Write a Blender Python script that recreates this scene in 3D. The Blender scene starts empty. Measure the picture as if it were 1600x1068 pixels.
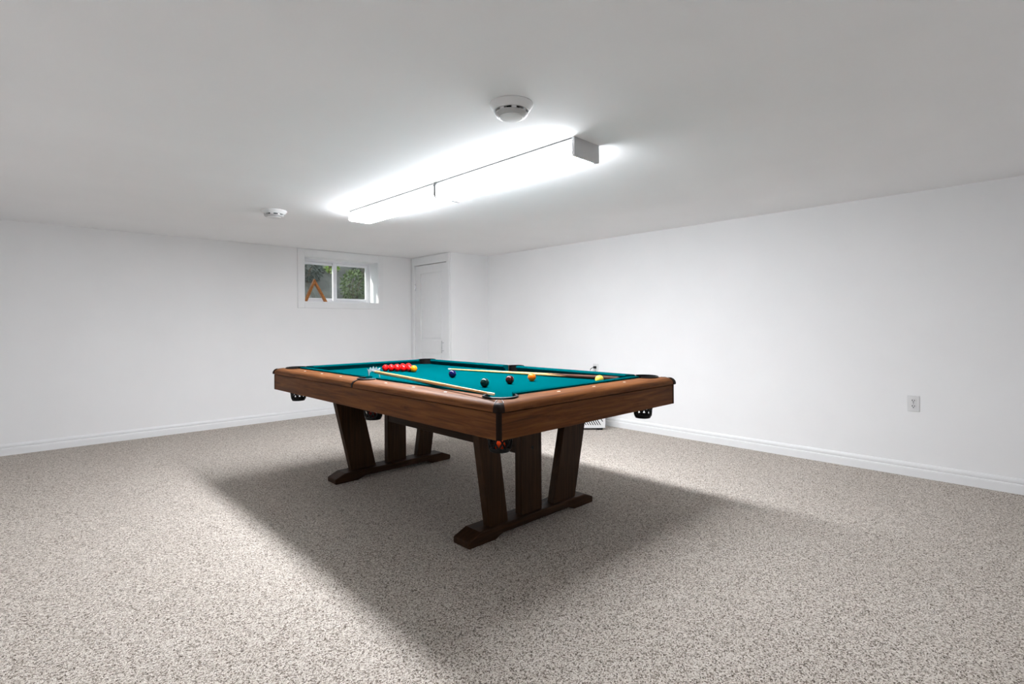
import bpy, bmesh, math, random
from mathutils import Vector, Matrix
random.seed(7)
sc = bpy.context.scene
COL = sc.collection

# ---------------------------------------------------------------- camera
CAM_H = 1.1344
FPX, Y0, YAW, ROLL = 816.27, 506.2, 0.7588, -0.006
cd = bpy.data.cameras.new('camera')
cd.sensor_fit = 'HORIZONTAL'; cd.sensor_width = 36.0
cd.lens = FPX / 1600 * 36.0
cd.shift_y = -(534 - Y0) / 1600
cd.clip_start = 0.02
cam = bpy.data.objects.new('camera', cd); COL.objects.link(cam)
F0 = Vector((math.sin(YAW), math.cos(YAW), 0)); R0 = Vector((math.cos(YAW), -math.sin(YAW), 0)); U0 = Vector((0, 0, 1))
Rv = math.cos(ROLL) * R0 + math.sin(ROLL) * U0
Uv = math.cos(ROLL) * U0 - math.sin(ROLL) * R0
M = Matrix((Rv, Uv, -F0)).transposed().to_4x4(); M.translation = (0, 0, CAM_H)
cam.matrix_world = M
sc.camera = cam

# ---------------------------------------------------------------- world, exposure
w = bpy.data.worlds.new('sky'); sc.world = w; w.use_nodes = True
bg = w.node_tree.nodes['Background']
bg.inputs['Color'].default_value = (0.86, 0.93, 1.0, 1); bg.inputs['Strength'].default_value = 3.3
sc.view_settings.view_transform = 'Standard'; sc.view_settings.look = 'None'
sc.view_settings.gamma = 1.0; sc.view_settings.use_curve_mapping = False
sc.view_settings.exposure = 0.16
LIGHT_SIDE, LIGHT_DOWN = 32.0, 77.0

sd0 = bpy.data.lights.new('sun', 'SUN'); sd0.energy = 5.0; sd0.angle = 0.03; sd0.color = (1.0, 0.95, 0.88)
sun = bpy.data.objects.new('sun', sd0); COL.objects.link(sun); sun.location = (-2, 9, 6)
sun.rotation_euler = Vector((0.85, -0.30, -0.43)).to_track_quat('-Z', 'Y').to_euler()

# ---------------------------------------------------------------- dimensions
H = 2.0847; XR = 4.7746; YB = 6.446; YC = 5.521; XD = 4.132
XL = -0.85; YF = -0.85
TX, TY, TH, W, L = 1.4427, 1.6041, 0.0084, 1.433, 2.531
ZAB, ZAT = 0.651, 0.764
BED = 0.780

# ---------------------------------------------------------------- material helpers
def lin(r, g, b):
    f = lambda c: (c / 255 / 12.92) if c / 255 <= 0.04045 else ((c / 255 + 0.055) / 1.055) ** 2.4
    return (f(r), f(g), f(b), 1)
def mat(name, col, rough=0.5, metal=0.0, spec=0.5, coat=0.0, vary=0.06, scale=14, bump=0.0, bscale=120, emit=None):
    m = bpy.data.materials.new(name); m.use_nodes = True
    nt = m.node_tree; b = nt.nodes['Principled BSDF']
    tc = nt.nodes.new('ShaderNodeTexCoord')
    n = nt.nodes.new('ShaderNodeTexNoise'); n.inputs['Scale'].default_value = scale; n.inputs['Detail'].default_value = 3
    nt.links.new(tc.outputs['Object'], n.inputs['Vector'])
    r = nt.nodes.new('ShaderNodeValToRGB')
    r.color_ramp.elements[0].position = 0.3; r.color_ramp.elements[1].position = 0.7
    r.color_ramp.elements[0].color = tuple(c * (1 - vary) for c in col[:3]) + (1,)
    r.color_ramp.elements[1].color = tuple(min(1, c * (1 + vary)) for c in col[:3]) + (1,)
    nt.links.new(n.outputs['Fac'], r.inputs['Fac']); nt.links.new(r.outputs['Color'], b.inputs['Base Color'])
    b.inputs['Roughness'].default_value = rough; b.inputs['Metallic'].default_value = metal
    b.inputs['Specular IOR Level'].default_value = spec; b.inputs['Coat Weight'].default_value = coat
    if bump:
        n2 = nt.nodes.new('ShaderNodeTexNoise'); n2.inputs['Scale'].default_value = bscale; n2.inputs['Detail'].default_value = 2
        nt.links.new(tc.outputs['Object'], n2.inputs['Vector'])
        bp = nt.nodes.new('ShaderNodeBump'); bp.inputs['Strength'].default_value = bump; bp.inputs['Distance'].default_value = 0.004
        nt.links.new(n2.outputs['Fac'], bp.inputs['Height']); nt.links.new(bp.outputs['Normal'], b.inputs['Normal'])
    if emit:
        b.inputs['Emission Color'].default_value = emit[0]; b.inputs['Emission Strength'].default_value = emit[1]
    return m
def wood(name, dark, mid, light, axis, rough=0.4, gs=1.0, spec=0.4):
    m = bpy.data.materials.new(name); m.use_nodes = True
    nt = m.node_tree; b = nt.nodes['Principled BSDF']
    tc = nt.nodes.new('ShaderNodeTexCoord'); mp = nt.nodes.new('ShaderNodeMapping')
    s = [22 * gs] * 3; s[axis] = 1.3 * gs; mp.inputs['Scale'].default_value = s
    nt.links.new(tc.outputs['Object'], mp.inputs['Vector'])
    n = nt.nodes.new('ShaderNodeTexNoise'); n.inputs['Scale'].default_value = 2.2; n.inputs['Detail'].default_value = 7; n.inputs['Roughness'].default_value = 0.62; n.inputs['Distortion'].default_value = 0.7
    nt.links.new(mp.outputs['Vector'], n.inputs['Vector'])
    r = nt.nodes.new('ShaderNodeValToRGB'); e = r.color_ramp.elements
    e[0].position = 0.32; e[0].color = dark; e[1].position = 0.7; e[1].color = light
    k = e.new(0.5); k.color = mid
    nt.links.new(n.outputs['Fac'], r.inputs['Fac']); nt.links.new(r.outputs['Color'], b.inputs['Base Color'])
    b.inputs['Roughness'].default_value = rough; b.inputs['Specular IOR Level'].default_value = spec
    bp = nt.nodes.new('ShaderNodeBump'); bp.inputs['Strength'].default_value = 0.12; bp.inputs['Distance'].default_value = 0.002
    nt.links.new(n.outputs['Fac'], bp.inputs['Height']); nt.links.new(bp.outputs['Normal'], b.inputs['Normal'])
    return m
def carpet_mat():
    m = bpy.data.materials.new('carpet'); m.use_nodes = True
    nt = m.node_tree; b = nt.nodes['Principled BSDF']
    tc = nt.nodes.new('ShaderNodeTexCoord')
    v = nt.nodes.new('ShaderNodeTexVoronoi'); v.inputs['Scale'].default_value = 255; v.inputs['Randomness'].default_value = 1
    nt.links.new(tc.outputs['Object'], v.inputs['Vector'])
    sep = nt.nodes.new('ShaderNodeSeparateColor'); nt.links.new(v.outputs['Color'], sep.inputs['Color'])
    r = nt.nodes.new('ShaderNodeValToRGB'); e = r.color_ramp.elements
    e[0].position = 0.0; e[0].color = lin(88, 79, 71); e[1].position = 1.0; e[1].color = lin(236, 229, 221)
    for p, c in ((0.13, lin(122, 111, 101)), (0.32, lin(180, 169, 158)), (0.6, lin(213, 204, 194))):
        k = e.new(p); k.color = c
    nt.links.new(sep.outputs['Red'], r.inputs['Fac'])
    n = nt.nodes.new('ShaderNodeTexNoise'); n.inputs['Scale'].default_value = 2.5; n.inputs['Detail'].default_value = 4
    nt.links.new(tc.outputs['Object'], n.inputs['Vector'])
    r2 = nt.nodes.new('ShaderNodeValToRGB'); r2.color_ramp.elements[0].color = (0.93, 0.92, 0.91, 1); r2.color_ramp.elements[1].color = (1, 1, 1, 1)
    nt.links.new(n.outputs['Fac'], r2.inputs['Fac'])
    mx = nt.nodes.new('ShaderNodeMix'); mx.data_type = 'RGBA'; mx.blend_type = 'MULTIPLY'; mx.inputs[0].default_value = 1
    nt.links.new(r.outputs['Color'], mx.inputs[6]); nt.links.new(r2.outputs['Color'], mx.inputs[7])
    nt.links.new(mx.outputs[2], b.inputs['Base Color'])
    b.inputs['Roughness'].default_value = 1.0; b.inputs['Specular IOR Level'].default_value = 0.05
    bp = nt.nodes.new('ShaderNodeBump'); bp.inputs['Strength'].default_value = 0.6; bp.inputs['Distance'].default_value = 0.006; bp.invert = True
    nt.links.new(v.outputs['Distance'], bp.inputs['Height']); nt.links.new(bp.outputs['Normal'], b.inputs['Normal'])
    return m
def glass_mat():
    m = bpy.data.materials.new('window_glass'); m.use_nodes = True
    nt = m.node_tree; nt.nodes.remove(nt.nodes['Principled BSDF'])
    o = nt.nodes['Material Output']
    t = nt.nodes.new('ShaderNodeBsdfTransparent'); t.inputs['Color'].default_value = (0.9, 0.93, 0.92, 1)
    g = nt.nodes.new('ShaderNodeBsdfGlossy'); g.inputs['Roughness'].default_value = 0.02
    mx = nt.nodes.new('ShaderNodeMixShader')
    mx.inputs[0].default_value = 0.04; nt.links.new(t.outputs[0], mx.inputs[1]); nt.links.new(g.outputs[0], mx.inputs[2])
    nt.links.new(mx.outputs[0], o.inputs['Surface'])
    return m

WALL = mat('wall_paint', (0.87, 0.87, 0.873, 1), 0.85, vary=0.01, scale=3, bump=0.05, bscale=90, spec=0.25)
CEIL = mat('ceiling_paint', (0.93, 0.93, 0.935, 1), 0.9, vary=0.012, scale=2, bump=0.05, bscale=90, spec=0.25)
TRIM = mat('white_trim_paint', (0.84, 0.845, 0.85, 1), 0.4, vary=0.01)
CARPET = carpet_mat()
VINYL = mat('white_vinyl', (0.85, 0.85, 0.88, 1), 0.35, vary=0.01)
GLASS = glass_mat()
WD, WM, WL_ = lin(70, 38, 12), lin(98, 56, 22), lin(122, 75, 34)
WOODY = wood('walnut_grain_y', WD, WM, WL_, 1, rough=0.5, spec=0.12)
WOODX = wood('walnut_grain_x', WD, WM, WL_, 0, rough=0.5, spec=0.12)
RAILY = wood('rail_walnut_y', lin(80, 45, 20), lin(108, 65, 33), lin(130, 83, 46), 1, rough=0.5, spec=0.1)
RAILX = wood('rail_walnut_x', lin(80, 45, 20), lin(108, 65, 33), lin(130, 83, 46), 0, rough=0.5, spec=0.1)
DARKZ = wood('dark_walnut_z', lin(40, 25, 14), lin(54, 34, 19), lin(68, 44, 26), 2, rough=0.5, spec=0.12)
DARKX = wood('dark_walnut_x', lin(40, 25, 16), lin(54, 34, 21), lin(68, 44, 28), 0, rough=0.5, spec=0.12)
DARKY = wood('dark_walnut_y', lin(38, 24, 15), lin(50, 32, 20), lin(64, 41, 26), 1, rough=0.5, spec=0.12)
CLOTH = mat('teal_baize', lin(0, 67, 72), 1.0, spec=0.0, vary=0.05, scale=160, bump=0.1, bscale=500)
BLACK = mat('black_plastic', lin(12, 11, 11), 0.5, vary=0.1, spec=0.2)
CAPM = mat('dark_brown_plastic', lin(34, 22, 16), 0.55, vary=0.1, spec=0.08)
CHROME = mat('brushed_metal', (0.72, 0.72, 0.74, 1), 0.25, metal=1.0, vary=0.03)
SILV = mat('silver_paint', (0.44, 0.50, 0.54, 1), 0.35, metal=0.5, vary=0.05)
PEARL = mat('pearl_inlay', lin(240, 236, 228), 0.3, vary=0.03)
ASH = wood('ash_wood', lin(188, 136, 76), lin(210, 160, 98), lin(224, 182, 126), 2, rough=0.3, gs=2)
BUTT = wood('rosewood', lin(44, 22, 12), lin(64, 34, 20), lin(80, 45, 28), 2, rough=0.4, gs=2, spec=0.15)
IVORY = mat('ivory_plastic', lin(240, 230, 190), 0.3, vary=0.02)
TIPM = mat('blue_leather_tip', lin(150, 190, 200), 0.8)
DETW = mat('detector_plastic', (0.78, 0.78, 0.78, 1), 0.4, vary=0.01)
DETD = mat('detector_vent', lin(60, 60, 60), 0.6)
DETG = mat('detector_grey', (0.5, 0.5, 0.5, 1), 0.45, vary=0.02)
METW = mat('white_enamel', (0.80, 0.80, 0.80, 1), 0.35, vary=0.01)
CAPG = mat('grey_end_plate', (0.55, 0.55, 0.55, 1), 0.4, vary=0.02)
LENS = mat('lit_acrylic_side', (0.9, 0.9, 0.88, 1), 0.4, vary=0.01, emit=((0.93, 0.955, 1.0, 1), LIGHT_SIDE))
LENSD = mat('lit_acrylic_bottom', (0.9, 0.9, 0.88, 1), 0.4, vary=0.01, emit=((0.93, 0.955, 1.0, 1), LIGHT_DOWN))
DARKG = mat('shadow_gap_and_cap_grey', lin(70, 70, 70), 0.7)  # dark grey for the painted shadow gap at the ceiling; also the joint end cap
OUTL = mat('outlet_plastic', (0.72, 0.72, 0.72, 1), 0.4, vary=0.01)
DARKHOLE = mat('dark_slot', lin(25, 25, 25), 0.7)
RACKM = wood('rack_wood', lin(140, 84, 34), lin(172, 108, 50), lin(196, 132, 70), 0, rough=0.4, gs=2)

# ---------------------------------------------------------------- mesh helpers
def finish(name, bm, m, parent=None, smooth=False, bevel=0.0, segs=2, angle=40):
    bmesh.ops.recalc_face_normals(bm, faces=bm.faces)
    me = bpy.data.meshes.new(name); bm.to_mesh(me); bm.free()
    me.materials.append(m)
    if smooth:
        for p in me.polygons: p.use_smooth = True
        try: me.set_sharp_from_angle(angle=math.radians(angle))
        except Exception: pass
    o = bpy.data.objects.new(name, me); COL.objects.link(o)
    if parent: o.parent = parent
    if bevel:
        b = o.modifiers.new('bevel', 'BEVEL'); b.width = bevel; b.segments = segs; b.limit_method = 'ANGLE'; b.angle_limit = math.radians(35)
    return o
def box(bm, x0, x1, y0, y1, z0, z1):
    v = [bm.verts.new(p) for p in ((x0, y0, z0), (x1, y0, z0), (x1, y1, z0), (x0, y1, z0), (x0, y0, z1), (x1, y0, z1), (x1, y1, z1), (x0, y1, z1))]
    for f in ((0, 3, 2, 1), (4, 5, 6, 7), (0, 1, 5, 4), (1, 2, 6, 5), (2, 3, 7, 6), (3, 0, 4, 7)): bm.faces.new([v[i] for i in f])
    return v
def boxo(name, x0, x1, y0, y1, z0, z1, m, parent=None, bevel=0.0):
    bm = bmesh.new(); box(bm, x0, x1, y0, y1, z0, z1); return finish(name, bm, m, parent, bevel=bevel)
def loops(bm, rings, closed=True, caps=True):
    vs = [[bm.verts.new(p) for p in r] for r in rings]; n = len(rings[0])
    for i in range(len(vs) - 1):
        for j in range(n if closed else n - 1):
            k = (j + 1) % n
            bm.faces.new((vs[i][j], vs[i][k], vs[i + 1][k], vs[i + 1][j]))
    if caps: bm.faces.new(vs[0]); bm.faces.new(vs[-1])
    return vs
def lathe(bm, prof, n=40, c=(0, 0, 0), caps=True):
    loops(bm, [[(c[0] + r * math.cos(2 * math.pi * j / n), c[1] + r * math.sin(2 * math.pi * j / n), c[2] + z) for j in range(n)] for r, z in prof], caps=caps)
def tube(bm, pts, radii, n=12, caps=True):
    pts = [Vector(p) for p in pts]; rings = []
    for i, p in enumerate(pts):
        d = (pts[min(i + 1, len(pts) - 1)] - pts[max(i - 1, 0)]).normalized()
        a = d.orthogonal().normalized() if abs(d.z) > 0.99 else d.cross(Vector((0, 0, 1))).normalized()
        b = d.cross(a).normalized(); r = radii[i] if isinstance(radii, (list, tuple)) else radii
        rings.append([p + r * (a * math.cos(2 * math.pi * j / n) + b * math.sin(2 * math.pi * j / n)) for j in range(n)])
    loops(bm, rings, caps=caps)
def extrude_poly(bm, poly, f, t0, t1):
    """poly: 2D points; f(u, v, t) -> 3D"""
    a = [bm.verts.new(f(u, v, t0)) for u, v in poly]; b = [bm.verts.new(f(u, v, t1)) for u, v in poly]
    bm.faces.new(a); bm.faces.new(b)
    for i in range(len(poly)):
        k = (i + 1) % len(poly); bm.faces.new((a[i], a[k], b[k], b[i]))
def empty(name, loc=(0, 0, 0), rz=0, label=None, cat=None, group=None, kind=None):
    o = bpy.data.objects.new(name, None); COL.objects.link(o); o.location = loc; o.rotation_euler = (0, 0, rz); o.empty_display_size = 0.1
    return tag(o, label, cat, group, kind)
def tag(o, label=None, cat=None, group=None, kind=None):
    if label: o['label'] = label
    if cat: o['category'] = cat
    if group: o['group'] = group
    if kind: o['kind'] = kind
    return o
def struct(o, label, cat): return tag(o, label, cat, kind='structure')
def cut(o, cutters):
    """subtract cutter bmeshes from o for good"""
    tmp = []
    for bm in cutters:
        bmesh.ops.recalc_face_normals(bm, faces=bm.faces)
        me = bpy.data.meshes.new('t'); bm.to_mesh(me); bm.free()
        c = bpy.data.objects.new('t', me); COL.objects.link(c); tmp.append(c)
        c.parent = o.parent
        md = o.modifiers.new('b', 'BOOLEAN'); md.operation = 'DIFFERENCE'; md.object = c; md.solver = 'EXACT'
    bpy.context.view_layer.update()
    dg = bpy.context.evaluated_depsgraph_get()
    me = bpy.data.meshes.new_from_object(o.evaluated_get(dg))
    o.modifiers.clear(); o.data = me
    for c in tmp: bpy.data.objects.remove(c)
    try: me.set_sharp_from_angle(angle=math.radians(30))
    except Exception: pass

# ================================================================ the room
o = boxo('floor', XL, XR, YF, YB, -0.05, 0.0, CARPET)
struct(o, 'speckled beige grey looped carpet covering the whole floor', 'floor')
o = boxo('ceiling', XL, XR, YF, YB, H, H + 0.08, CEIL)
struct(o, 'flat white painted ceiling', 'ceiling')
o = boxo('wall_right', XR, XR + 0.1, YF - 0.1, YB + 0.35, -0.05, H + 0.08, WALL)
struct(o, 'long plain white wall behind the table with the electrical outlets', 'wall')
o = boxo('wall_left', XL - 0.1, XL, YF - 0.1, YB + 0.35, -0.05, H + 0.08, WALL)
struct(o, 'plain white wall on the side opposite the outlets', 'wall')
o = boxo('wall_front', XL, XR, YF - 0.1, YF, -0.05, H + 0.08, WALL)
struct(o, 'plain white wall facing the window wall', 'wall')
# window wall, a thick foundation wall with the opening
WX0, WX1, WZ0, WZ1 = 2.58, 3.593, 1.424, 1.99
bm = bmesh.new(); YB2 = YB + 0.33
box(bm, XL, WX0, YB, YB2, -0.05, H + 0.08); box(bm, WX1, XR, YB, YB2, -0.05, H + 0.08)
box(bm, WX0, WX1, YB, YB2, -0.05, WZ0); box(bm, WX0, WX1, YB, YB2, WZ1, H + 0.08)
struct(finish('wall_back', bm, WALL), 'plain white wall with the small basement window', 'wall')
# closet box in the corner
DY0, DY1, DZ = 5.603, 6.364, 1.97
bm = bmesh.new()
box(bm, XD, XD + 0.08, YC, DY0, 0, H); box(bm, XD, XD + 0.08, DY1, YB, 0, H); box(bm, XD, XD + 0.08, DY0, DY1, DZ, H)
box(bm, XD + 0.08, XR, YC, YC + 0.08, 0, H)
struct(finish('wall_closet', bm, WALL), 'white boxed-in closet corner holding the narrow door', 'wall')
# closet door
d = empty('door_1', (XD + 0.004, (DY0 + DY1) / 2, 0.0)); struct(d, 'narrow white panelled closet door with a bar handle', 'door')
g = 0.007; y0, y1 = DY0 + g - d.location.y, DY1 - g - d.location.y
py0, py1 = 5.725 - d.location.y, 6.232 - d.location.y
bm = bmesh.new(); box(bm, 0, 0.034, y0, py0, 0.012, DZ - g); box(bm, 0, 0.034, py1, y1, 0.012, DZ - g)
for za, zb in ((0.012, 0.24), (0.752, 0.925), (1.85, DZ - g)): box(bm, 0, 0.034, py0, py1, za, zb)
finish('door_frame', bm, TRIM, d, bevel=0.0015)
for za, zb in ((0.24, 0.752), (0.925, 1.85)):
    bm = bmesh.new(); e = 0.028
    box(bm, 0.012, 0.03, py0, py1, za, zb)
    v = box(bm, 0.005, 0.012, py0 + e, py1 - e, za + e, zb - e)
    p = finish('panel', bm, TRIM, d, bevel=0.003)
bm = bmesh.new(); hy = 5.69 - d.location.y
tube(bm, [(-0.034, hy, 0.757), (-0.034, hy, 0.92)], 0.006, 12)
for z in (0.785, 0.892): tube(bm, [(-0.034, hy, z), (0.002, hy, z)], 0.005, 10)
h_ = finish('handle', bm, CHROME, d, smooth=True); h_['label'] = 'brushed metal bar handle'
for z in (0.30, 1.666):
    bm = bmesh.new(); tube(bm, [(-0.006, y1 - 0.001, z - 0.05), (-0.006, y1 - 0.001, z + 0.05)], 0.007, 10)
    finish('hinge', bm, CHROME, d, smooth=True)
# casing round the door
t = empty('trim_1', (XD, DY0, 0)); struct(t, 'flat white casing framing the closet door', 'trim')
for nm, ya, yb, za, zb in (('casing_board', 5.532, DY0 - 0.002, 0, H - 0.002), ('casing_board', DY1 + 0.002, 6.438, 0, H - 0.002), ('casing_board', DY0 - 0.002, DY1 + 0.002, DZ + 0.001, H - 0.002)):
    bm = bmesh.new(); box(bm, -0.014, 0, ya - DY0, yb - DY0, za, zb)
    box(bm, -0.018, -0.012, ya - DY0 + 0.012, yb - DY0 - 0.012, za, zb - 0.004 if zb - za > 1 else zb - 0.02)
    finish(nm, bm, TRIM, t, bevel=0.002)

# baseboards with a stepped moulding
BP = [(0, 0), (0.017, 0), (0.017, 0.050), (0.0155, 0.060), (0.0085, 0.063), (0.0075, 0.070), (0.0135, 0.075), (0.0125, 0.088), (0.006, 0.099), (0, 0.101)]
def baseboard(name, f, t0, t1, label):
    bm = bmesh.new(); extrude_poly(bm, BP, f, t0, t1); struct(finish(name, bm, TRIM), label, 'baseboard')
baseboard('baseboard_right', lambda u, v, t: (XR - u, t, v), YF, YC, 'white moulded baseboard along the wall with the outlets')
baseboard('baseboard_back', lambda u, v, t: (t, YB - u, v), XL, XD - 0.02, 'white moulded baseboard under the window wall')
baseboard('baseboard_closet', lambda u, v, t: (t, YC - u, v), XD, XR, 'short white moulded baseboard across the closet front')
baseboard('baseboard_left', lambda u, v, t: (XL + u, t, v), YF, YB, 'white moulded baseboard on the side wall')
baseboard('baseboard_front', lambda u, v, t: (t, YF + u, v), XL, XR, 'white moulded baseboard on the wall facing the window')

# ---- window
wn = empty('window_1', (WX0, YB, WZ0)); struct(wn, 'small white sliding basement window set deep in the wall', 'window')
WW, WHt = WX1 - WX0, WZ1 - WZ0
tw = 0.085
for a, b, c, e in ((-tw, 0, -0.074, WHt + 0.09), (WW, WW + 0.075, -0.074, WHt + 0.09), (0, WW, -0.074, 0), (0, WW, WHt, WHt + 0.09)):
    bm = bmesh.new(); box(bm, a, b, -0.013, 0, c, e)
    finish('casing_board', bm, TRIM, wn, bevel=0.003)
bm = bmesh.new(); t_ = 0.006      # jamb liner
box(bm, 0, t_, -0.004, 0.33, 0, WHt); box(bm, WW - t_, WW, -0.004, 0.33, 0, WHt); box(bm, t_, WW - t_, -0.004, 0.33, WHt - t_, WHt)
finish('jamb', bm, TRIM, wn)
bm = bmesh.new(); box(bm, t_, WW - t_, -0.004, 0.33, 0, t_ * 1.5); finish('sill', bm, TRIM, wn)
FY = 0.225
bm = bmesh.new(); fw = 0.028
box(bm, t_, fw, FY, FY + 0.075, 0.009, WHt - t_); box(bm, WW - fw, WW - t_, FY, FY + 0.075, 0.009, WHt - t_)
box(bm, fw, WW - fw, FY, FY + 0.075, 0.009, 0.034); box(bm, fw, WW - fw, FY, FY + 0.075, WHt - 0.03, WHt - t_)
finish('window_frame', bm, VINYL, wn, bevel=0.002)
def sash(x0, x1, ya, z0, z1, sl, sr):
    bm = bmesh.new(); s = 0.032
    box(bm, x0, x0 + sl, ya, ya + 0.03, z0, z1); box(bm, x1 - sr, x1, ya, ya + 0.03, z0, z1)
    box(bm, x0 + sl, x1 - sr, ya, ya + 0.03, z0, z0 + s); box(bm, x0 + sl, x1 - sr, ya, ya + 0.03, z1 - s, z1)
    so = finish('sash', bm, VINYL, wn, bevel=0.003)
    bm = bmesh.new(); box(bm, x0 + sl - 0.003, x1 - sr + 0.003, ya + 0.012, ya + 0.018, z0 + s - 0.003, z1 - s + 0.003)
    finish('pane', bm, GLASS, so)
    return so
sash(0.03, 0.535, FY + 0.04, 0.036, WHt - 0.032, 0.03, 0.045)
s2 = sash(0.475, WW - 0.03, FY + 0.005, 0.036, WHt - 0.032, 0.055, 0.036)
bm = bmesh.new(); box(bm, 0.495, 0.507, FY - 0.006, FY + 0.006, 0.2, 0.26); finish('latch', bm, VINYL, s2, bevel=0.002)

# ================================================================ ceiling lights
def fixture(y0, ln, depth, label):
    r = empty('ceiling_light', (2.158 - 0.018 * y0, 1.70 + y0, H), 0.018, label, 'ceiling light', 'ceiling strip lights')
    hw = 0.105
    bm = bmesh.new(); box(bm, -hw + 0.003, hw - 0.003, 0.004, ln - 0.004, -0.020, -0.006); finish('housing', bm, METW, r, bevel=0.002)
    boxo('shadow_gap_strip', -hw + 0.004, hw - 0.004, 0.004, ln - 0.004, -0.006, -0.0005, DARKG, r)  # added dark strip painting in the shadow line between fixture and ceiling
    dz = -depth + 0.005; rr = 0.014; hl = hw - 0.004
    prof = [(-hl, -0.019)]
    for k in range(5):
        a = math.pi + k * math.pi / 8; prof.append((-hl + rr + rr * math.cos(a), dz + rr + rr * math.sin(a)))
    for k in range(5):
        a = 1.5 * math.pi + k * math.pi / 8; prof.append((hl - rr + rr * math.cos(a), dz + rr + rr * math.sin(a)))
    prof.append((hl, -0.019))
    bm = bmesh.new(); extrude_poly(bm, prof, lambda u, v, t: (u, t, v), 0.016, ln - 0.018 if y0 == 0 else ln)
    l_ = finish('diffuser', bm, LENS, r); l_['label'] = 'glowing white diffuser'
    l_.data.materials.append(LENSD)
    for p_ in l_.data.polygons:
        if p_.normal.z < -0.5: p_.material_index = 1
    ends = ((0.0, 0.017), (ln - 0.018, ln)) if y0 == 0 else ((0.0, 0.012),)
    for q_, (a, b) in enumerate(ends):
        dd = -depth - 0.006 * q_; hh = hw + 0.004 * q_
        pr = [(-hh, -0.0005), (-hh, dd + 0.004), (-hh + 0.004, dd), (hh - 0.012, dd)]
        for k in range(1, 5):
            q = 1.5 * math.pi + k * math.pi / 8; pr.append((hh - 0.012 + 0.012 * math.cos(q), dd + 0.012 + 0.012 * math.sin(q)))
        pr.append((hh, -0.0005))
        bm = bmesh.new(); extrude_poly(bm, pr, lambda u, v, t: (u, t, v), a, b)
        c = finish('end_cap', bm, DARKG if q_ else CAPG, r)
    bm = bmesh.new(); tube(bm, [(-hw - 0.0005, 0.009, -0.017), (-hw - 0.003, 0.009, -0.017)], 0.003, 8)
    finish('screw', bm, CHROME, r)
    return r
fixture(0.0, 1.193, 0.097, 'lit strip light with a grey end plate, nearer the large smoke detector')
fixture(1.194, 1.199, 0.086, 'lit strip light, the one nearer the basement window')

# ================================================================ smoke detectors
def detector(x, y, s, label):
    r = empty('smoke_detector', (x, y, H), 0, label, 'smoke detector', 'smoke detectors on the ceiling')
    bm = bmesh.new(); lathe(bm, [(0.094 * s, 0), (0.096 * s, -0.004), (0.094 * s, -0.008), (0.077 * s, -0.030), (0.072 * s, -0.031), (0.068 * s, -0.024)], 48); finish('base_plate', bm, DETW, r, smooth=True)
    bm = bmesh.new(); lathe(bm, [(0.066 * s, -0.020), (0.050 * s, -0.022), (0.050 * s, -0.040), (0.058 * s, -0.041)], 40); finish('vent_ring', bm, DETD, r, smooth=True)
    for k in range(8):
        bm = bmesh.new(); a = k * math.pi / 4 + 0.2; c, s_ = math.cos(a), math.sin(a)
        v = box(bm, 0.048 * s, 0.069 * s, -0.010, 0.010, -0.041, -0.022)
        bmesh.ops.rotate(bm, verts=bm.verts, cent=(0, 0, 0), matrix=Matrix.Rotation(a, 3, 'Z'))
        finish('vent_rib', bm, DETW, r)
    bm = bmesh.new(); lathe(bm, [(0.060 * s, -0.038), (0.070 * s, -0.039), (0.071 * s, -0.043), (0.064 * s, -0.052), (0.052 * s, -0.055), (0.051 * s, -0.053)], 48); finish('lower_ring', bm, DETG, r, smooth=True)
    bm = bmesh.new(); lathe(bm, [(0.051 * s, -0.050), (0.051 * s, -0.056), (0.048 * s, -0.059), (0.02 * s, -0.0605)], 40); finish('cap', bm, DETW, r, smooth=True)
detector(1.559, 1.64, 1.0, 'large round white smoke detector beside the strip light')
detector(1.549, 4.489, 1.05, 'small-looking white smoke detector farther back towards the window wall')

# ================================================================ outlets, plug, heater
def outlet(y, z, label):
    r = empty('wall_outlet', (XR, y, z), 0, label, 'outlet', 'electrical outlets on the long white wall')
    bm = bmesh.new(); box(bm, -0.006, 0, -0.036, 0.036, -0.057, 0.057); finish('cover_plate', bm, OUTL, r, bevel=0.002)
    for dz in (0.0205, -0.0205):
        bm = bmesh.new(); extrude_poly(bm, [(0.017 * math.cos(k * math.pi / 12), max(-0.0135, min(0.0135, 0.017 * math.sin(k * math.pi / 12)))) for k in range(24)], lambda u, v, t: (t, u, v + dz), -0.0085, -0.004)
        f = finish('receptacle', bm, OUTL, r)
        for (dy, zz, hh) in ((0.0065, 0.004, 0.0105), (-0.0065, 0.004, 0.009)):
            bm = bmesh.new(); box(bm, -0.0092, -0.0080, dy - 0.0022, dy + 0.0022, dz + zz - hh / 2, dz + zz + hh / 2); finish('slot', bm, DARKHOLE, f)
        bm = bmesh.new(); tube(bm, [(-0.0092, 0, dz - 0.0075), (-0.0080, 0, dz - 0.0075)], 0.0038, 10); finish('slot', bm, DARKHOLE, f)
    bm = bmesh.new(); tube(bm, [(-0.0072, 0, 0), (-0.0055, 0, 0)], 0.0032, 10); finish('screw', bm, CHROME, r)
outlet(0.757, 0.5345, 'pale grey double outlet alone on the open part of the wall')
outlet(3.655, 0.623, 'outlet with the black plug, just above the table top line')
pl_ = empty('power_plug', (XR, 3.655, 0.64), 0, 'black plug and cord in the outlet above the heater', 'plug')
bm = bmesh.new(); loops(bm, [[(x, s * 0.016 * cy, s * 0.014 * cz) for cy, cz in ((1, 1), (-1, 1), (-1, -1), (1, -1))] for x, s in ((-0.0088, 1), (-0.024, 1), (-0.040, 0.6))])
finish('plug_body', bm, BLACK, pl_, bevel=0.003)
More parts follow.
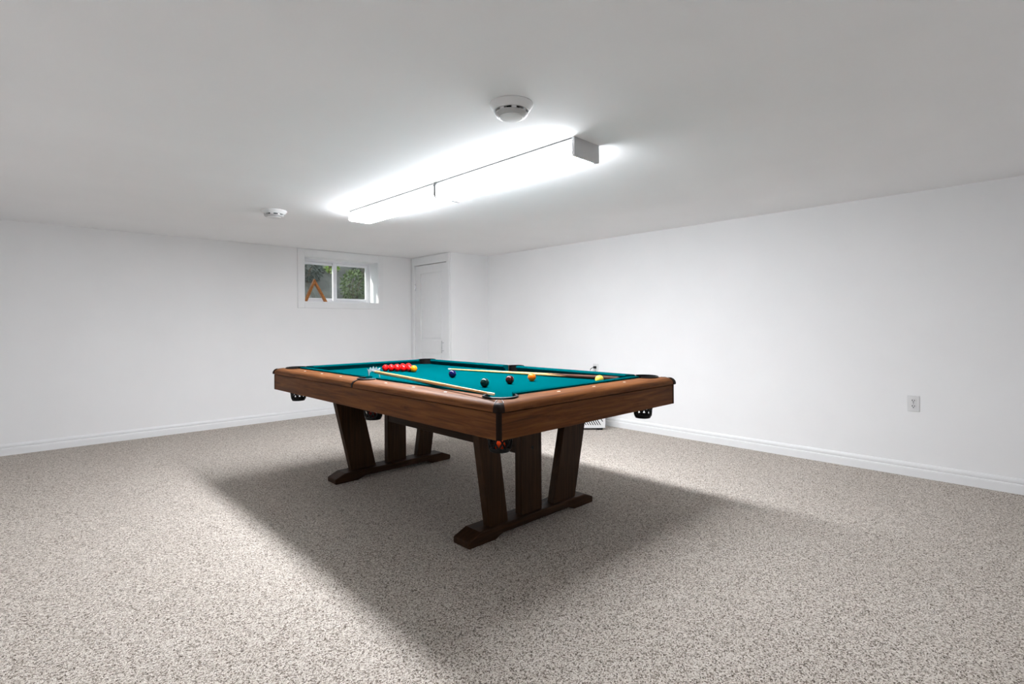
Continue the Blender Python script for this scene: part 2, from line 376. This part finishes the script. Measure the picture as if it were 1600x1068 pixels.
bm = bmesh.new(); tube(bm, [(-0.038, 0, 0), (-0.060, 0.006, -0.003), (-0.080, 0.014, -0.018), (-0.09, 0.022, -0.06), (-0.088, 0.03, -0.2), (-0.085, 0.03, -0.45), (-0.085, 0.02, -0.60), (-0.098, -0.01, -0.634), (-0.13, -0.045, -0.634)], 0.0042, 8)
finish('cord', bm, BLACK, pl_, smooth=True)

hd = Vector((-math.sin(YAW), -math.cos(YAW), 0))             # heater front faces into the room
ht = empty('space_heater', (4.553, 3.363, 0), -YAW, 'white louvred space heater standing on the carpet behind the table', 'heater')
HW, HD, HHt = 0.34, 0.15, 0.46      # local x to the right, y away from the viewer; origin at front right foot
bm = bmesh.new()
box(bm, -HW, 0, 0.012, HD, 0.022, HHt); finish('body', bm, METW, ht, bevel=0.006)
bm = bmesh.new(); box(bm, -HW, 0, 0.0, 0.012, 0.022, 0.036); box(bm, -HW, 0, 0.0, 0.012, HHt - 0.03, HHt); box(bm, -HW, -HW + 0.014, 0, 0.012, 0.036, HHt - 0.03); box(bm, -0.014, 0, 0, 0.012, 0.036, HHt - 0.03)
finish('front_frame', bm, METW, ht, bevel=0.002)
bm = bmesh.new(); box(bm, -HW + 0.014, -0.014, 0.010, 0.0125, 0.036, HHt - 0.03); finish('grille_back', bm, DARKHOLE, ht)
bm = bmesh.new(); box(bm, -HW + 0.014, -0.014, 0.001, 0.0095, 0.036, HHt - 0.03)
gp = finish('grille', bm, METW, ht)
bm = bmesh.new()
for row in range(3):
    for k in range(11):
        xb = -0.045 - k * 0.0255; zb = 0.052 + row * 0.128
        if xb - 0.065 > -HW + 0.02: extrude_poly(bm, [(xb, zb), (xb - 0.011, zb), (xb - 0.011 - 0.062, zb + 0.10), (xb - 0.062, zb + 0.10)], lambda u, v, t: (u, t, v), -0.01, 0.02)
    for xb, zb in ((-0.022, 0.088 + row * 0.128), (-0.022, 0.122 + row * 0.128)):
        extrude_poly(bm, [(xb, zb), (xb - 0.011, zb), (xb - 0.011 - 0.037, zb + 0.06), (xb - 0.037, zb + 0.06)], lambda u, v, t: (u, t, v), -0.01, 0.02)
cut(gp, [bm])
for x in (-0.30, -0.055):
    bm = bmesh.new(); box(bm, x - 0.028, x + 0.028, 0.01, HD - 0.01, 0, 0.023); finish('foot', bm, BLACK, ht, bevel=0.003)

# ================================================================ pool table
T = empty('pool_table', (TX, TY, 0), TH, 'walnut pool table with teal cloth on dark splayed trestle legs', 'pool table')
SIDES = {'ln': (L, lambda t, u, z: (u, t, z)), 'lf': (L, lambda t, u, z: (W - u, t, z)), 'sn': (W, lambda t, u, z: (t, u, z)), 'sf': (W, lambda t, u, z: (t, L - u, z))}
PC = 0.125; PR = 0.074; SPC = 0.100; SPR = 0.060
POCK = [(PC, PC, math.radians(225), 0), (PC, L - PC, math.radians(135), 0), (W - PC, PC, math.radians(315), 0), (W - PC, L - PC, math.radians(45), 0),
        (SPC, L / 2, math.pi, 1), (W - SPC, L / 2, 0.0, 1)]
def cyl(x, y, r, z0, z1, n=48):
    bm = bmesh.new(); lathe(bm, [(r, z0), (r, z1)], n, (x, y, 0)); return bm
# apron boards
for key, (ln, f) in SIDES.items():
    bm = bmesh.new(); a, b = (0.012, ln - 0.012) if key[0] == 'l' else (0.012, ln - 0.012)
    vs = [[f(a if u == 0 else a + 0.012, u, z) for u, z in ((0, ZAB), (0, ZAT), (0.022, ZAT), (0.022, ZAB))], [f(b if u == 0 else b - 0.012, u, z) for u, z in ((0, ZAB), (0, ZAT), (0.022, ZAT), (0.022, ZAB))]]
    loops(bm, vs); finish('apron', bm, WOODY if key[0] == 'l' else WOODX, T, bevel=0.0012)
# corner posts and caps
ZRB = 0.769
RP = [(-0.008, ZRB), (-0.008, 0.779), (-0.0055, 0.789), (0.002, 0.798), (0.013, 0.8045), (0.028, 0.8080), (0.050, 0.8100)]
for cx, sx in ((0, 1), (W, -1)):
    for cy, sy in ((0, 1), (L, -1)):
        q = lambda x, y, z: (cx + sx * x, cy + sy * y, z)
        bm = bmesh.new()
        loops(bm, [[q(x, y, z) for x, y in ((-0.0025, 0.015), (-0.0015, 0.006), (0.001, 0.001), (0.006, -0.0015), (0.015, -0.0025), (0.02, 0.02))] for z in (ZAB + 0.001, ZAT - 0.0005)])
        finish('corner_post', bm, CAPM, T)
        bm = bmesh.new(); e = 0.004; rows = []
        ws = (0.036, 0.036, 0.034, 0.030, 0.024, 0.018, 0.010)
        for (o_, z), wd in list(zip(RP, ws))[:5]:
            i_ = o_ - e; r_ = 0.012 if z < 0.80 else 0.006
            zz = z + (0.003 if z > 0.79 else 0)
            rows.append([q(*p, zz) for p in ((i_, i_ + wd), (i_, i_ + r_), (i_ + r_ * 0.3, i_ + r_ * 0.3), (i_ + r_, i_), (i_ + wd, i_))] + [q(*p, z - 0.004) for p in ((i_ + wd, i_ + 0.01), (i_ + 0.012, i_ + 0.012), (i_ + 0.01, i_ + wd))])
        loops(bm, rows); cap = finish('corner_cap', bm, CAPM, T, smooth=True, angle=60)
        for sgn in (0, 1):
            bm = bmesh.new(); pts = []
            for (o_, z), wd in list(zip(RP, ws))[4:]:
                i_ = o_ - e; p = (i_, i_ + wd + 0.003); p = p if sgn == 0 else p[::-1]
                pts.append(q(*p, z + 0.0015))
            tube(bm, pts, 0.0014, 6); finish('edging', bm, CHROME, cap, smooth=True)
# wooden rails
RPROF = RP + [(0.116, 0.811), (0.116, ZRB)]
def rail(key, t0, t1, m0, m1, sights):
    ln, f = SIDES[key]; bm = bmesh.new()
    loops(bm, [[f(t0 + (o_ if m0 else 0), o_, z) for o_, z in RPROF], [f(t1 - (o_ if m1 else 0), o_, z) for o_, z in RPROF]])
    r = finish('rail', bm, RAILY if key[0] == 'l' else RAILX, T, smooth=True, angle=30)
    cuts = []
    for (x, y, a, sd) in POCK:
        mid = Vector(f((t0 + t1) / 2, 0.05, 0))
        if (Vector((x, y, 0)) - mid).length < (t1 - t0) * 0.5 + 0.12: cuts.append(cyl(x, y, (SPR if sd else PR) + 0.003, 0.7, 0.9))
    cut(r, cuts)
    for t in sights:
        bm = bmesh.new(); n = 10
        loops(bm, [[f(t + 0.0105 * math.cos(2 * math.pi * j / n), 0.056 + 0.0065 * math.sin(2 * math.pi * j / n), z) for j in range(n)] for z in (0.809, 0.8120)])
        finish('sight', bm, PEARL, r)
PL = L - 0.33; PW = W - 0.33
for key in ('ln', 'lf'):
    rail(key, 0.0, L / 2 - 0.001, 1, 0, [0.165 + PL * k / 8 for k in (1, 2, 3)])
    rail(key, L / 2 + 0.001, L, 0, 1, [0.165 + PL * k / 8 for k in (5, 6, 7)])
for key in ('sn', 'sf'):
    rail(key, 0.0, W, 1, 1, [0.165 + PW * k / 4 for k in (1, 2, 3)])
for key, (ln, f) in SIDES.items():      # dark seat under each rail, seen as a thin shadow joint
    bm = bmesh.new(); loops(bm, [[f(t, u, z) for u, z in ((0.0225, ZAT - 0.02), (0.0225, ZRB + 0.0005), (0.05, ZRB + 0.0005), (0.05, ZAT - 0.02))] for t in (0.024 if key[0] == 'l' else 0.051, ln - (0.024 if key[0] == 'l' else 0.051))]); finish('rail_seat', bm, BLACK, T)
# cushions
CP = [(0.1165, BED + 0.001), (0.1165, 0.819), (0.122, 0.8215), (0.148, 0.8215), (0.160, 0.8195), (0.1655, 0.8155), (0.1655, 0.8095), (0.146, 0.792), (0.140, BED + 0.001)]
def cushion(key, t0b, t0n, t1b, t1n):
    ln, f = SIDES[key]; bm = bmesh.new(); g = lambda u: (u - 0.1165) / 0.049
    loops(bm, [[f(t0b + (t0n - t0b) * g(u), u, z) for u, z in CP], [f(t1b + (t1n - t1b) * g(u), u, z) for u, z in CP]])
    finish('cushion', bm, CLOTH, T, smooth=True, angle=35)
c0, c1 = 0.196, 0.236; s0, s1 = L / 2 - 0.060, L / 2 - 0.072
for key in ('ln', 'lf'):
    cushion(key, c0, c1, s0, s1); cushion(key, L - s0, L - s1, L - c0, L - c1)
for key in ('sn', 'sf'): cushion(key, c0, c1, W - c0, W - c1)
# cloth bed
bm = bmesh.new(); box(bm, 0.1, W - 0.1, 0.1, L - 0.1, 0.752, BED)
bed = finish('cloth_bed', bm, CLOTH, T); cut(bed, [cyl(x, y, (SPR if sd else PR) + 0.002, 0.7, 0.9) for x, y, a, sd in POCK])
boxo('slate_frame', 0.19, W - 0.19, 0.19, L - 0.19, 0.700, 0.7515, DARKY, T)
# pockets: liner, basket
def basket(bm, x, y, rt=0.058, rb=0.049, z1=0.752, zl=0.652, z0=0.566):
    n = 32
    def ring(r, z): return [(x + r * math.cos(2 * math.pi * j / n), y + r * math.sin(2 * math.pi * j / n), z) for j in range(n)]
    loops(bm, [ring(rb * 0.2, z0 + 0.003), ring(rb * 0.86, z0 + 0.003), ring(rb - 0.003, z0 + 0.012), ring(rb - 0.002, z0 + 0.020), ring(rb + 0.001, z0 + 0.020), ring(rb, z0 + 0.010), ring(rb * 0.9, z0), ring(rb * 0.2, z0)], caps=True)
    loops(bm, [ring(rt - 0.003, z1), ring(rt - 0.003, zl), ring(rt, zl), ring(rt, z1), ring(rt - 0.003, z1)], caps=False)
    for k in range(10):
        for sg in (1, -1):
            a0 = 2 * math.pi * (k + 0.5) / 10 + 0.4; pts = []
            for q in range(5):
                u = q / 4; a = a0 + sg * u * 2 * math.pi / 10 * 1.2; r = rb + (rt - rb) * u - 0.001; pts.append((x + r * math.cos(a), y + r * math.sin(a), z0 + 0.014 + (zl - z0 - 0.012) * u))
            tube(bm, pts, 0.0044, 6)
for x, y, ang, sd in POCK:
    r = SPR if sd else PR; span = math.radians(100 if sd else 118); n = 22
    bm = bmesh.new(); rings = []
    for j in range(n + 1):
        a = ang - span + 2 * span * j / n; c, s = math.cos(a), math.sin(a)
        rings.append([(x + q * c, y + q * s, z) for q, z in ((r - 0.003, 0.700), (r + 0.0015, 0.700), (r + 0.0015, 0.8120), (r + 0.008, 0.8125), (r + 0.008, 0.8165), (r + 0.002, 0.8195), (r - 0.003, 0.8185))])
    loops(bm, rings); p = finish('pocket', bm, BLACK, T, smooth=True, angle=40)
    bx = 0.130 if x < W / 2 else W - 0.130
    by = y if sd else (0.135 if y < L / 2 else L - 0.135)
    bm = bmesh.new(); basket(bm, bx, by); finish('basket', bm, BLACK, p, smooth=True, angle=40)
    if sd:
        bm = bmesh.new(); f = SIDES['ln' if x < W / 2 else 'lf'][1]; tc_ = L / 2; rows = []
        prof = [(o_, z) for o_, z in RP[:6]] + [(0.040, 0.8088)]
        for (o_, z) in prof:
            up = 0.003 if z > 0.79 else 0.0
            wd = 0.0075
            rows.append([f(tc_ - wd, o_ - 0.003, z + up), f(tc_ + wd, o_ - 0.003, z + up), f(tc_ + wd, o_ + 0.004, z - 0.002), f(tc_ - wd, o_ + 0.004, z - 0.002)])
        loops(bm, rows); finish('strap', bm, BLACK, p)
# trestles
def trestle(flip):
    m = (lambda p: (W - p[0], L - p[1], p[2])) if flip else (lambda p: p)
    BF, BB = 0.475, 0.528; ZT = 0.648
    def plank(xl, xr, z0, par, name='leg'):
        bm = bmesh.new(); rows = []
        for z in (z0, ZT): rows.append([m((xl(z), BF, z)), m((xr(z), BF, z)), m((xr(z), BB, z)), m((xl(z), BB, z))])
        loops(bm, rows); return finish(name, bm, DARKZ, par, bevel=0.004)
    bm = bmesh.new()
    prof = [(0.208, 0.0), (0.385, 0.0), (0.445, 0.022), (0.985, 0.022), (1.045, 0.0), (1.218, 0.0), (1.222, 0.006), (1.222, 0.036), (1.145, 0.068), (0.285, 0.068), (0.204, 0.036), (0.204, 0.006)]
    extrude_poly(bm, prof, lambda u, v, t: m((u, t, v)), 0.452, 0.580)
    tr = finish('trestle', bm, DARKX, T, bevel=0.006, segs=3)
    zl = 0.064
    plank(lambda z: 0.297 + (0.52 - z) * 0.150, lambda z: 0.446 + (0.44 - z) * 0.145, zl, tr)
    c = plank(lambda z: 0.604, lambda z: 0.770, zl, tr)
    plank(lambda z: 0.970 - (0.49 - z) * 0.232, lambda z: 1.176 - (0.51 - z) * 0.234, zl, tr)
    bm = bmesh.new(); x0, x1 = 0.33, W - 0.33
    loops(bm, [[m((x, y, z)) for y, z in ((BB, 0.578), (BB + 0.045, 0.578), (BB + 0.045, 0.649), (BB, 0.649))] for x in (x0, x1)]); finish('header', bm, DARKX, tr, bevel=0.003)
    bm = bmesh.new(); bx = m((0.692, BF - 0.0035, 0.432)); bx2 = m((0.692, BF + 0.002, 0.432)); tube(bm, [bx, bx2], 0.010, 10); finish('bolt', bm, BLACK, tr)
trestle(False); trestle(True)
bm = bmesh.new(); box(bm, 0.668, 0.752, 0.529, L - 0.529, 0.383, 0.50); finish('stretcher', bm, DARKY, T, bevel=0.003)
for xx in (0.10, W - 0.16):
    boxo('side_bearer', xx + 0.09 if xx < 0.5 else xx - 0.09 , xx + 0.15 if xx < 0.5 else xx - 0.03, 0.2, L - 0.2, 0.650, 0.6995, DARKY, T)

# table-space to world
ct, st = math.cos(TH), math.sin(TH)
def tw_(a, b, z): return Vector((TX + ct * a - st * b, TY + st * a + ct * b, z))

# ================================================================ balls
BR = 0.0254
BALLC = {'red': (lin(222, 10, 10)), 'yellow': lin(220, 126, 4), 'blue': lin(8, 14, 66), 'green': lin(4, 42, 38), 'brown': lin(58, 12, 10), 'orange': lin(222, 106, 14), 'cream': lin(236, 212, 84), 'flame': lin(236, 74, 26), 'maroon': lin(110, 24, 18)}
BMAT = {k: mat('ball_' + k, v, 0.2, vary=0.03, spec=0.25) for k, v in BALLC.items()}
bm = bmesh.new(); bmesh.ops.create_uvsphere(bm, u_segments=32, v_segments=20, radius=BR)
for f_ in bm.faces: f_.smooth = True
ball_me = {}
base = bpy.data.meshes.new('ball'); bm.to_mesh(base); bm.free()
def ball(color, a, b, z, label, group):
    if color not in ball_me:
        me = base.copy(); me.materials.clear(); me.materials.append(BMAT[color]); ball_me[color] = me
    o = bpy.data.objects.new('snooker_ball', ball_me[color]); COL.objects.link(o); o.location = tw_(a, b, z)
    return tag(o, label, 'ball', group)
A0, B0 = 0.7235, 1.785; ZB = BED + BR
edge = ['red ball at the tip of the triangle, touching the amber ball', 'second red ball of the front edge, counted from the amber ball', 'middle red ball of the front edge of the red triangle',
        'fourth red ball of the front edge, counted from the amber ball', 'red ball at the end of the row nearest the metal rest head']
for k in range(5):
    for j in range(k + 1):
        a, b = A0 + (j - k / 2) * 0.0510, B0 + k * 0.0443
        if j == 0: lab = edge[k]
        elif j == k: lab = ('red ball on the far edge, right behind the tip ball', 'middle red ball of the far edge of the triangle', 'red ball on the far edge, next to the back corner ball', 'red ball at the back corner of the triangle, towards the dark corner pocket')[k - 1]
        else: lab = 'red ball inside the triangle, hidden behind the front edge row'
        ball('red', a, b, ZB, lab, 'red balls in the triangle')
ball('yellow', A0 + 0.004, B0 - 0.0512, ZB, 'amber yellow ball touching the tip of the red triangle', 'coloured balls on the cloth')
ball('blue', 0.676, 1.195, ZB, 'dark blue ball under the pale tip of the cue', 'coloured balls on the cloth')
ball('green', 0.479, 0.640, ZB, 'dark green ball nearest the long near rail', 'coloured balls on the cloth')
ball('brown', 0.681, 0.647, ZB, 'dark brown ball between the green and the orange ball', 'coloured balls on the cloth')
ball('orange', 0.878, 0.654, ZB, 'orange ball in front of the cue, beside the brown ball', 'coloured balls on the cloth')
ball('cream', 1.054, 0.271, ZB, 'pale yellow ball by the dark butt of the cue', 'coloured balls on the cloth')
ball('flame', 0.130 - 0.012, 0.135 - 0.012, 0.566 + 0.0035 + BR, 'bright orange ball showing through the basket under the nearest corner', 'balls caught in the pocket baskets')
ball('maroon', 0.130 - 0.010, L / 2 - 0.004, 0.566 + 0.0035 + BR, 'dark red ball in the basket under the side pocket', 'balls caught in the pocket baskets')

# ================================================================ cue
def along(p0, p1):
    d = p1 - p0; m_ = d.to_track_quat('Z', 'Y').to_matrix().to_4x4(); m_.translation = p0; return m_, d.length
tip, end = tw_(1.022, 1.702, BED + 0.0062), tw_(1.250, 0.262, BED + 0.0152)
mm, LN = along(end, tip)
cue = empty('pool_cue', (0, 0, 0), 0, 'pale wooden pool cue with dark butt lying on the cloth', 'cue'); cue.matrix_world = mm
rad = lambda z: 0.0146 - (0.0146 - 0.0056) * (z / LN)
ZJ = 0.46
bm = bmesh.new(); lathe(bm, [(rad(z) - 0.0006, z) for z in (0.30, 0.7, 1.1, LN - 0.035)], 20); finish('shaft', bm, ASH, cue, smooth=True)
bm = bmesh.new(); n = 32; rings = []
for z, k in ((0.012, 0), (0.2, 0), (0.36, 0), (0.40, 1)):
    ring = []
    for j in range(n):
        a = 2 * math.pi * j / n; ph = (j % 8); tri = 1 - abs(ph - 4) / 4
        zz = z if not k else 0.37 + 0.20 * tri
        ring.append((rad(zz) * math.cos(a), rad(zz) * math.sin(a), zz))
    rings.append(ring)
loops(bm, rings, caps=False); finish('butt', bm, BUTT, cue, smooth=True, angle=80)
bm = bmesh.new(); lathe(bm, [(0.009, -0.001), (0.0125, 0.0), (0.0146, 0.004), (0.0147, 0.014)], 20); finish('bumper', bm, BLACK, cue, smooth=True)
bm = bmesh.new(); lathe(bm, [(rad(LN), LN - 0.035), (rad(LN), LN - 0.010)], 18); finish('ferrule', bm, IVORY, cue, smooth=True)
bm = bmesh.new(); lathe(bm, [(rad(LN), LN - 0.010), (rad(LN), LN - 0.003), (0.0035, LN)], 18); finish('tip', bm, TIPM, cue, smooth=True)

# ================================================================ cue rest (bridge) with spiked metal head
hp, ep = tw_(0.258, 1.477, 0.8300), tw_(0.044, 0.076, 0.8340)
mm, LN2 = along(hp, ep)
rest = empty('cue_rest', (0, 0, 0), 0, 'pale wooden rest stick with a spiked metal head, ending at the nearest pocket', 'cue rest'); rest.matrix_world = mm
bm = bmesh.new(); lathe(bm, [(0.0085, 0.012), (0.0098, 0.05), (0.0105, 0.35), (0.0095, 0.75), (0.007, 1.1), (0.005, LN2 - 0.045)], 20); finish('stick', bm, ASH, rest, smooth=True)
bm = bmesh.new(); lathe(bm, [(0.0055, LN2 - 0.05), (0.0062, LN2 - 0.04), (0.0062, LN2 - 0.004), (0.004, LN2)], 16); finish('end_cap', bm, IVORY, rest, smooth=True)
bm = bmesh.new(); lathe(bm, [(0.009, -0.012), (0.0105, -0.01), (0.0105, 0.014), (0.0095, 0.018)], 16); finish('socket', bm, CHROME, rest, smooth=True)
# head: an upright crown with arched feet standing on the cloth
zc = hp.z; zf = BED - zc + 0.0008
out = [(-0.046, zf), (-0.040, -0.020), (-0.043, 0.004), (-0.049, 0.024), (-0.036, 0.013), (-0.026, 0.033), (-0.016, 0.016), (-0.004, 0.037), (0.006, 0.016), (0.018, 0.034), (0.026, 0.014), (0.046, 0.024), (0.041, 0.002), (0.040, -0.020), (0.046, zf),
       (0.040, zf), (0.034, -0.020), (0.030, -0.004), (0.018, 0.004), (0.0, 0.007), (-0.018, 0.004), (-0.030, -0.004), (-0.034, -0.020), (-0.040, zf)]
Minv = mm.inverted()
xa = Vector((ct, st, 0)); ya = Vector((-st, ct, 0))
bm = bmesh.new(); extrude_poly(bm, out, lambda u, v, t: Minv @ (hp + xa * u + Vector((0, 0, v)) + ya * t), 0.004, 0.010)
hd_ = finish('rest_head', bm, SILV, rest, bevel=0.001); hd_['label'] = 'bright metal spiked head'

# ================================================================ ball rack on the sill
rk = empty('ball_rack', (2.775, YB + 0.125, WZ0 + 0.0095), 0, 'wooden A-shaped ball rack standing on the window sill', 'ball rack')
S = 0.300; Hh = 0.300; tk = 0.014; dp = 0.05
A, B, C = (-S / 2, 0), (S / 2, 0), (0, Hh)
def bar(p, q, inn):
    bm = bmesh.new(); extrude_poly(bm, [p, q, inn[1], inn[0]], lambda u, v, t: (u, t + v * 0.18, v), -dp / 2, dp / 2); return finish('side', bm, RACKM, rk, bevel=0.004)
cx_, cy_ = 0, Hh / 3; sh = lambda p: (cx_ + (p[0] - cx_) * 0.80, cy_ + (p[1] - cy_) * 0.80)
for sg in (-1, 1):
    bm = bmesh.new(); lean = 0.16
    poly = [(0, Hh), (sg * S / 2, 0), (sg * (S / 2 - 0.034), 0), (sg * 0.0, Hh - 0.058)]
    extrude_poly(bm, poly, lambda u, v, t: (u, t + v * lean, v), -dp / 2, dp / 2); finish('side', bm, RACKM, rk, bevel=0.005)

# ================================================================ outside the window
GRD = mat('garden_earth', lin(62, 62, 58), 1.0, vary=0.45, scale=9, bump=0.8, bscale=30)
CONC = mat('well_concrete', lin(120, 120, 116), 0.9, vary=0.12, scale=6, bump=0.3, bscale=60)
bm = bmesh.new(); nx, ny = 26, 18; rows = []
for i in range(ny + 1):
    y = YB2 + 0.02 + 3.6 * i / ny
    row = []
    for j in range(nx + 1):
        x = 1.2 + 6.2 * j / nx; u = i / ny
        z = 1.28 + (0.0 if u < 0.08 else (u - 0.08) * 2.6) + 0.05 * math.sin(7 * x + 3 * y) * u + random.uniform(-0.03, 0.03)
        row.append((x, y, z))
    rows.append(row)
loops(bm, rows, closed=False, caps=False)
tag(finish('garden_bank', bm, GRD, smooth=True), 'earth bank rising outside the small window', 'ground', kind='structure')
bm = bmesh.new(); box(bm, 3.86, 3.95, YB2 + 0.02, YB2 + 0.55, 1.0, 2.3)
tag(finish('window_well_wall', bm, CONC, bevel=0.01), 'pale upright wall beside the window outside', 'wall', kind='structure')
LEAF = [mat('leaf_' + str(i), lin(*c), 0.55, vary=0.25, scale=5) for i, c in enumerate(((38, 54, 30), (70, 88, 36), (30, 42, 32), (112, 140, 40)))]
STEM = mat('bush_stem', lin(84, 70, 54), 0.9)
def bush(x, y, z, rx, rz, mi, n, label, size=0.05):
    r = empty('garden_bush', (x, y, z), 0, label, 'bush', 'bushes outside the window')
    bm = bmesh.new()
    for k in range(n):
        d = Vector((random.gauss(0, 1), random.gauss(0, 1), random.gauss(0, 1))).normalized() * random.uniform(0.45, 1) ** 0.6
        c = Vector((d.x * rx, d.y * rx * 0.8, rz + d.z * rz))
        dr = (d + Vector((random.gauss(0, .5), random.gauss(0, .5), random.gauss(0, .5) - 0.3))).normalized()
        sd_ = dr.orthogonal().normalized(); sd_ = Matrix.Rotation(random.uniform(0, 6.28), 3, dr) @ sd_
        l = size * random.uniform(0.7, 1.5); up = dr.cross(sd_)
        v = [bm.verts.new(p) for p in (c, c + dr * l * 0.5 + sd_ * l * 0.24, c + dr * l + up * l * 0.1, c + dr * l * 0.5 - sd_ * l * 0.24)]
        bm.faces.new(v)
    f = finish('foliage', bm, LEAF[mi], r); f['kind'] = 'stuff'
    bm = bmesh.new()
    for k in range(5):
        a = k * 1.26; tube(bm, [(0.02 * math.cos(a), 0.02 * math.sin(a), -0.12), (rx * 0.3 * math.cos(a), rx * 0.3 * math.sin(a), rz * 0.8), (rx * 0.6 * math.cos(a + .4), rx * 0.6 * math.sin(a + .4), rz * 1.5)], [0.012, 0.008, 0.003], 6)
    finish('stems', bm, STEM, r)
def gz(x, y): u = (y - YB2 - 0.02) / 3.6; return 1.28 + max(0, u - 0.08) * 2.6
for x, y, rx, rz, mi, n, lab, sz in (
    (3.14, 7.80, 0.26, 0.20, 2, 900, 'dark green bush seen in the upper part of the left pane', 0.05),
    (3.63, 8.02, 0.13, 0.17, 3, 320, 'bright yellow-green bush at the top beside the window mullion', 0.045),
    (3.69, 7.34, 0.20, 0.25, 1, 1000, 'mid green bush filling the right pane', 0.04),
    (4.20, 7.95, 0.25, 0.30, 2, 700, 'dark bush at the right end of the right pane', 0.045),
    (3.45, 8.95, 0.40, 0.40, 0, 1100, 'green bush higher on the bank, behind the left pane bushes', 0.06),
    (4.50, 9.05, 0.45, 0.45, 0, 1200, 'large green bush higher on the bank, behind the right pane', 0.06)):
    bush(x, y, gz(x, y), rx, rz, mi, n, lab, sz)
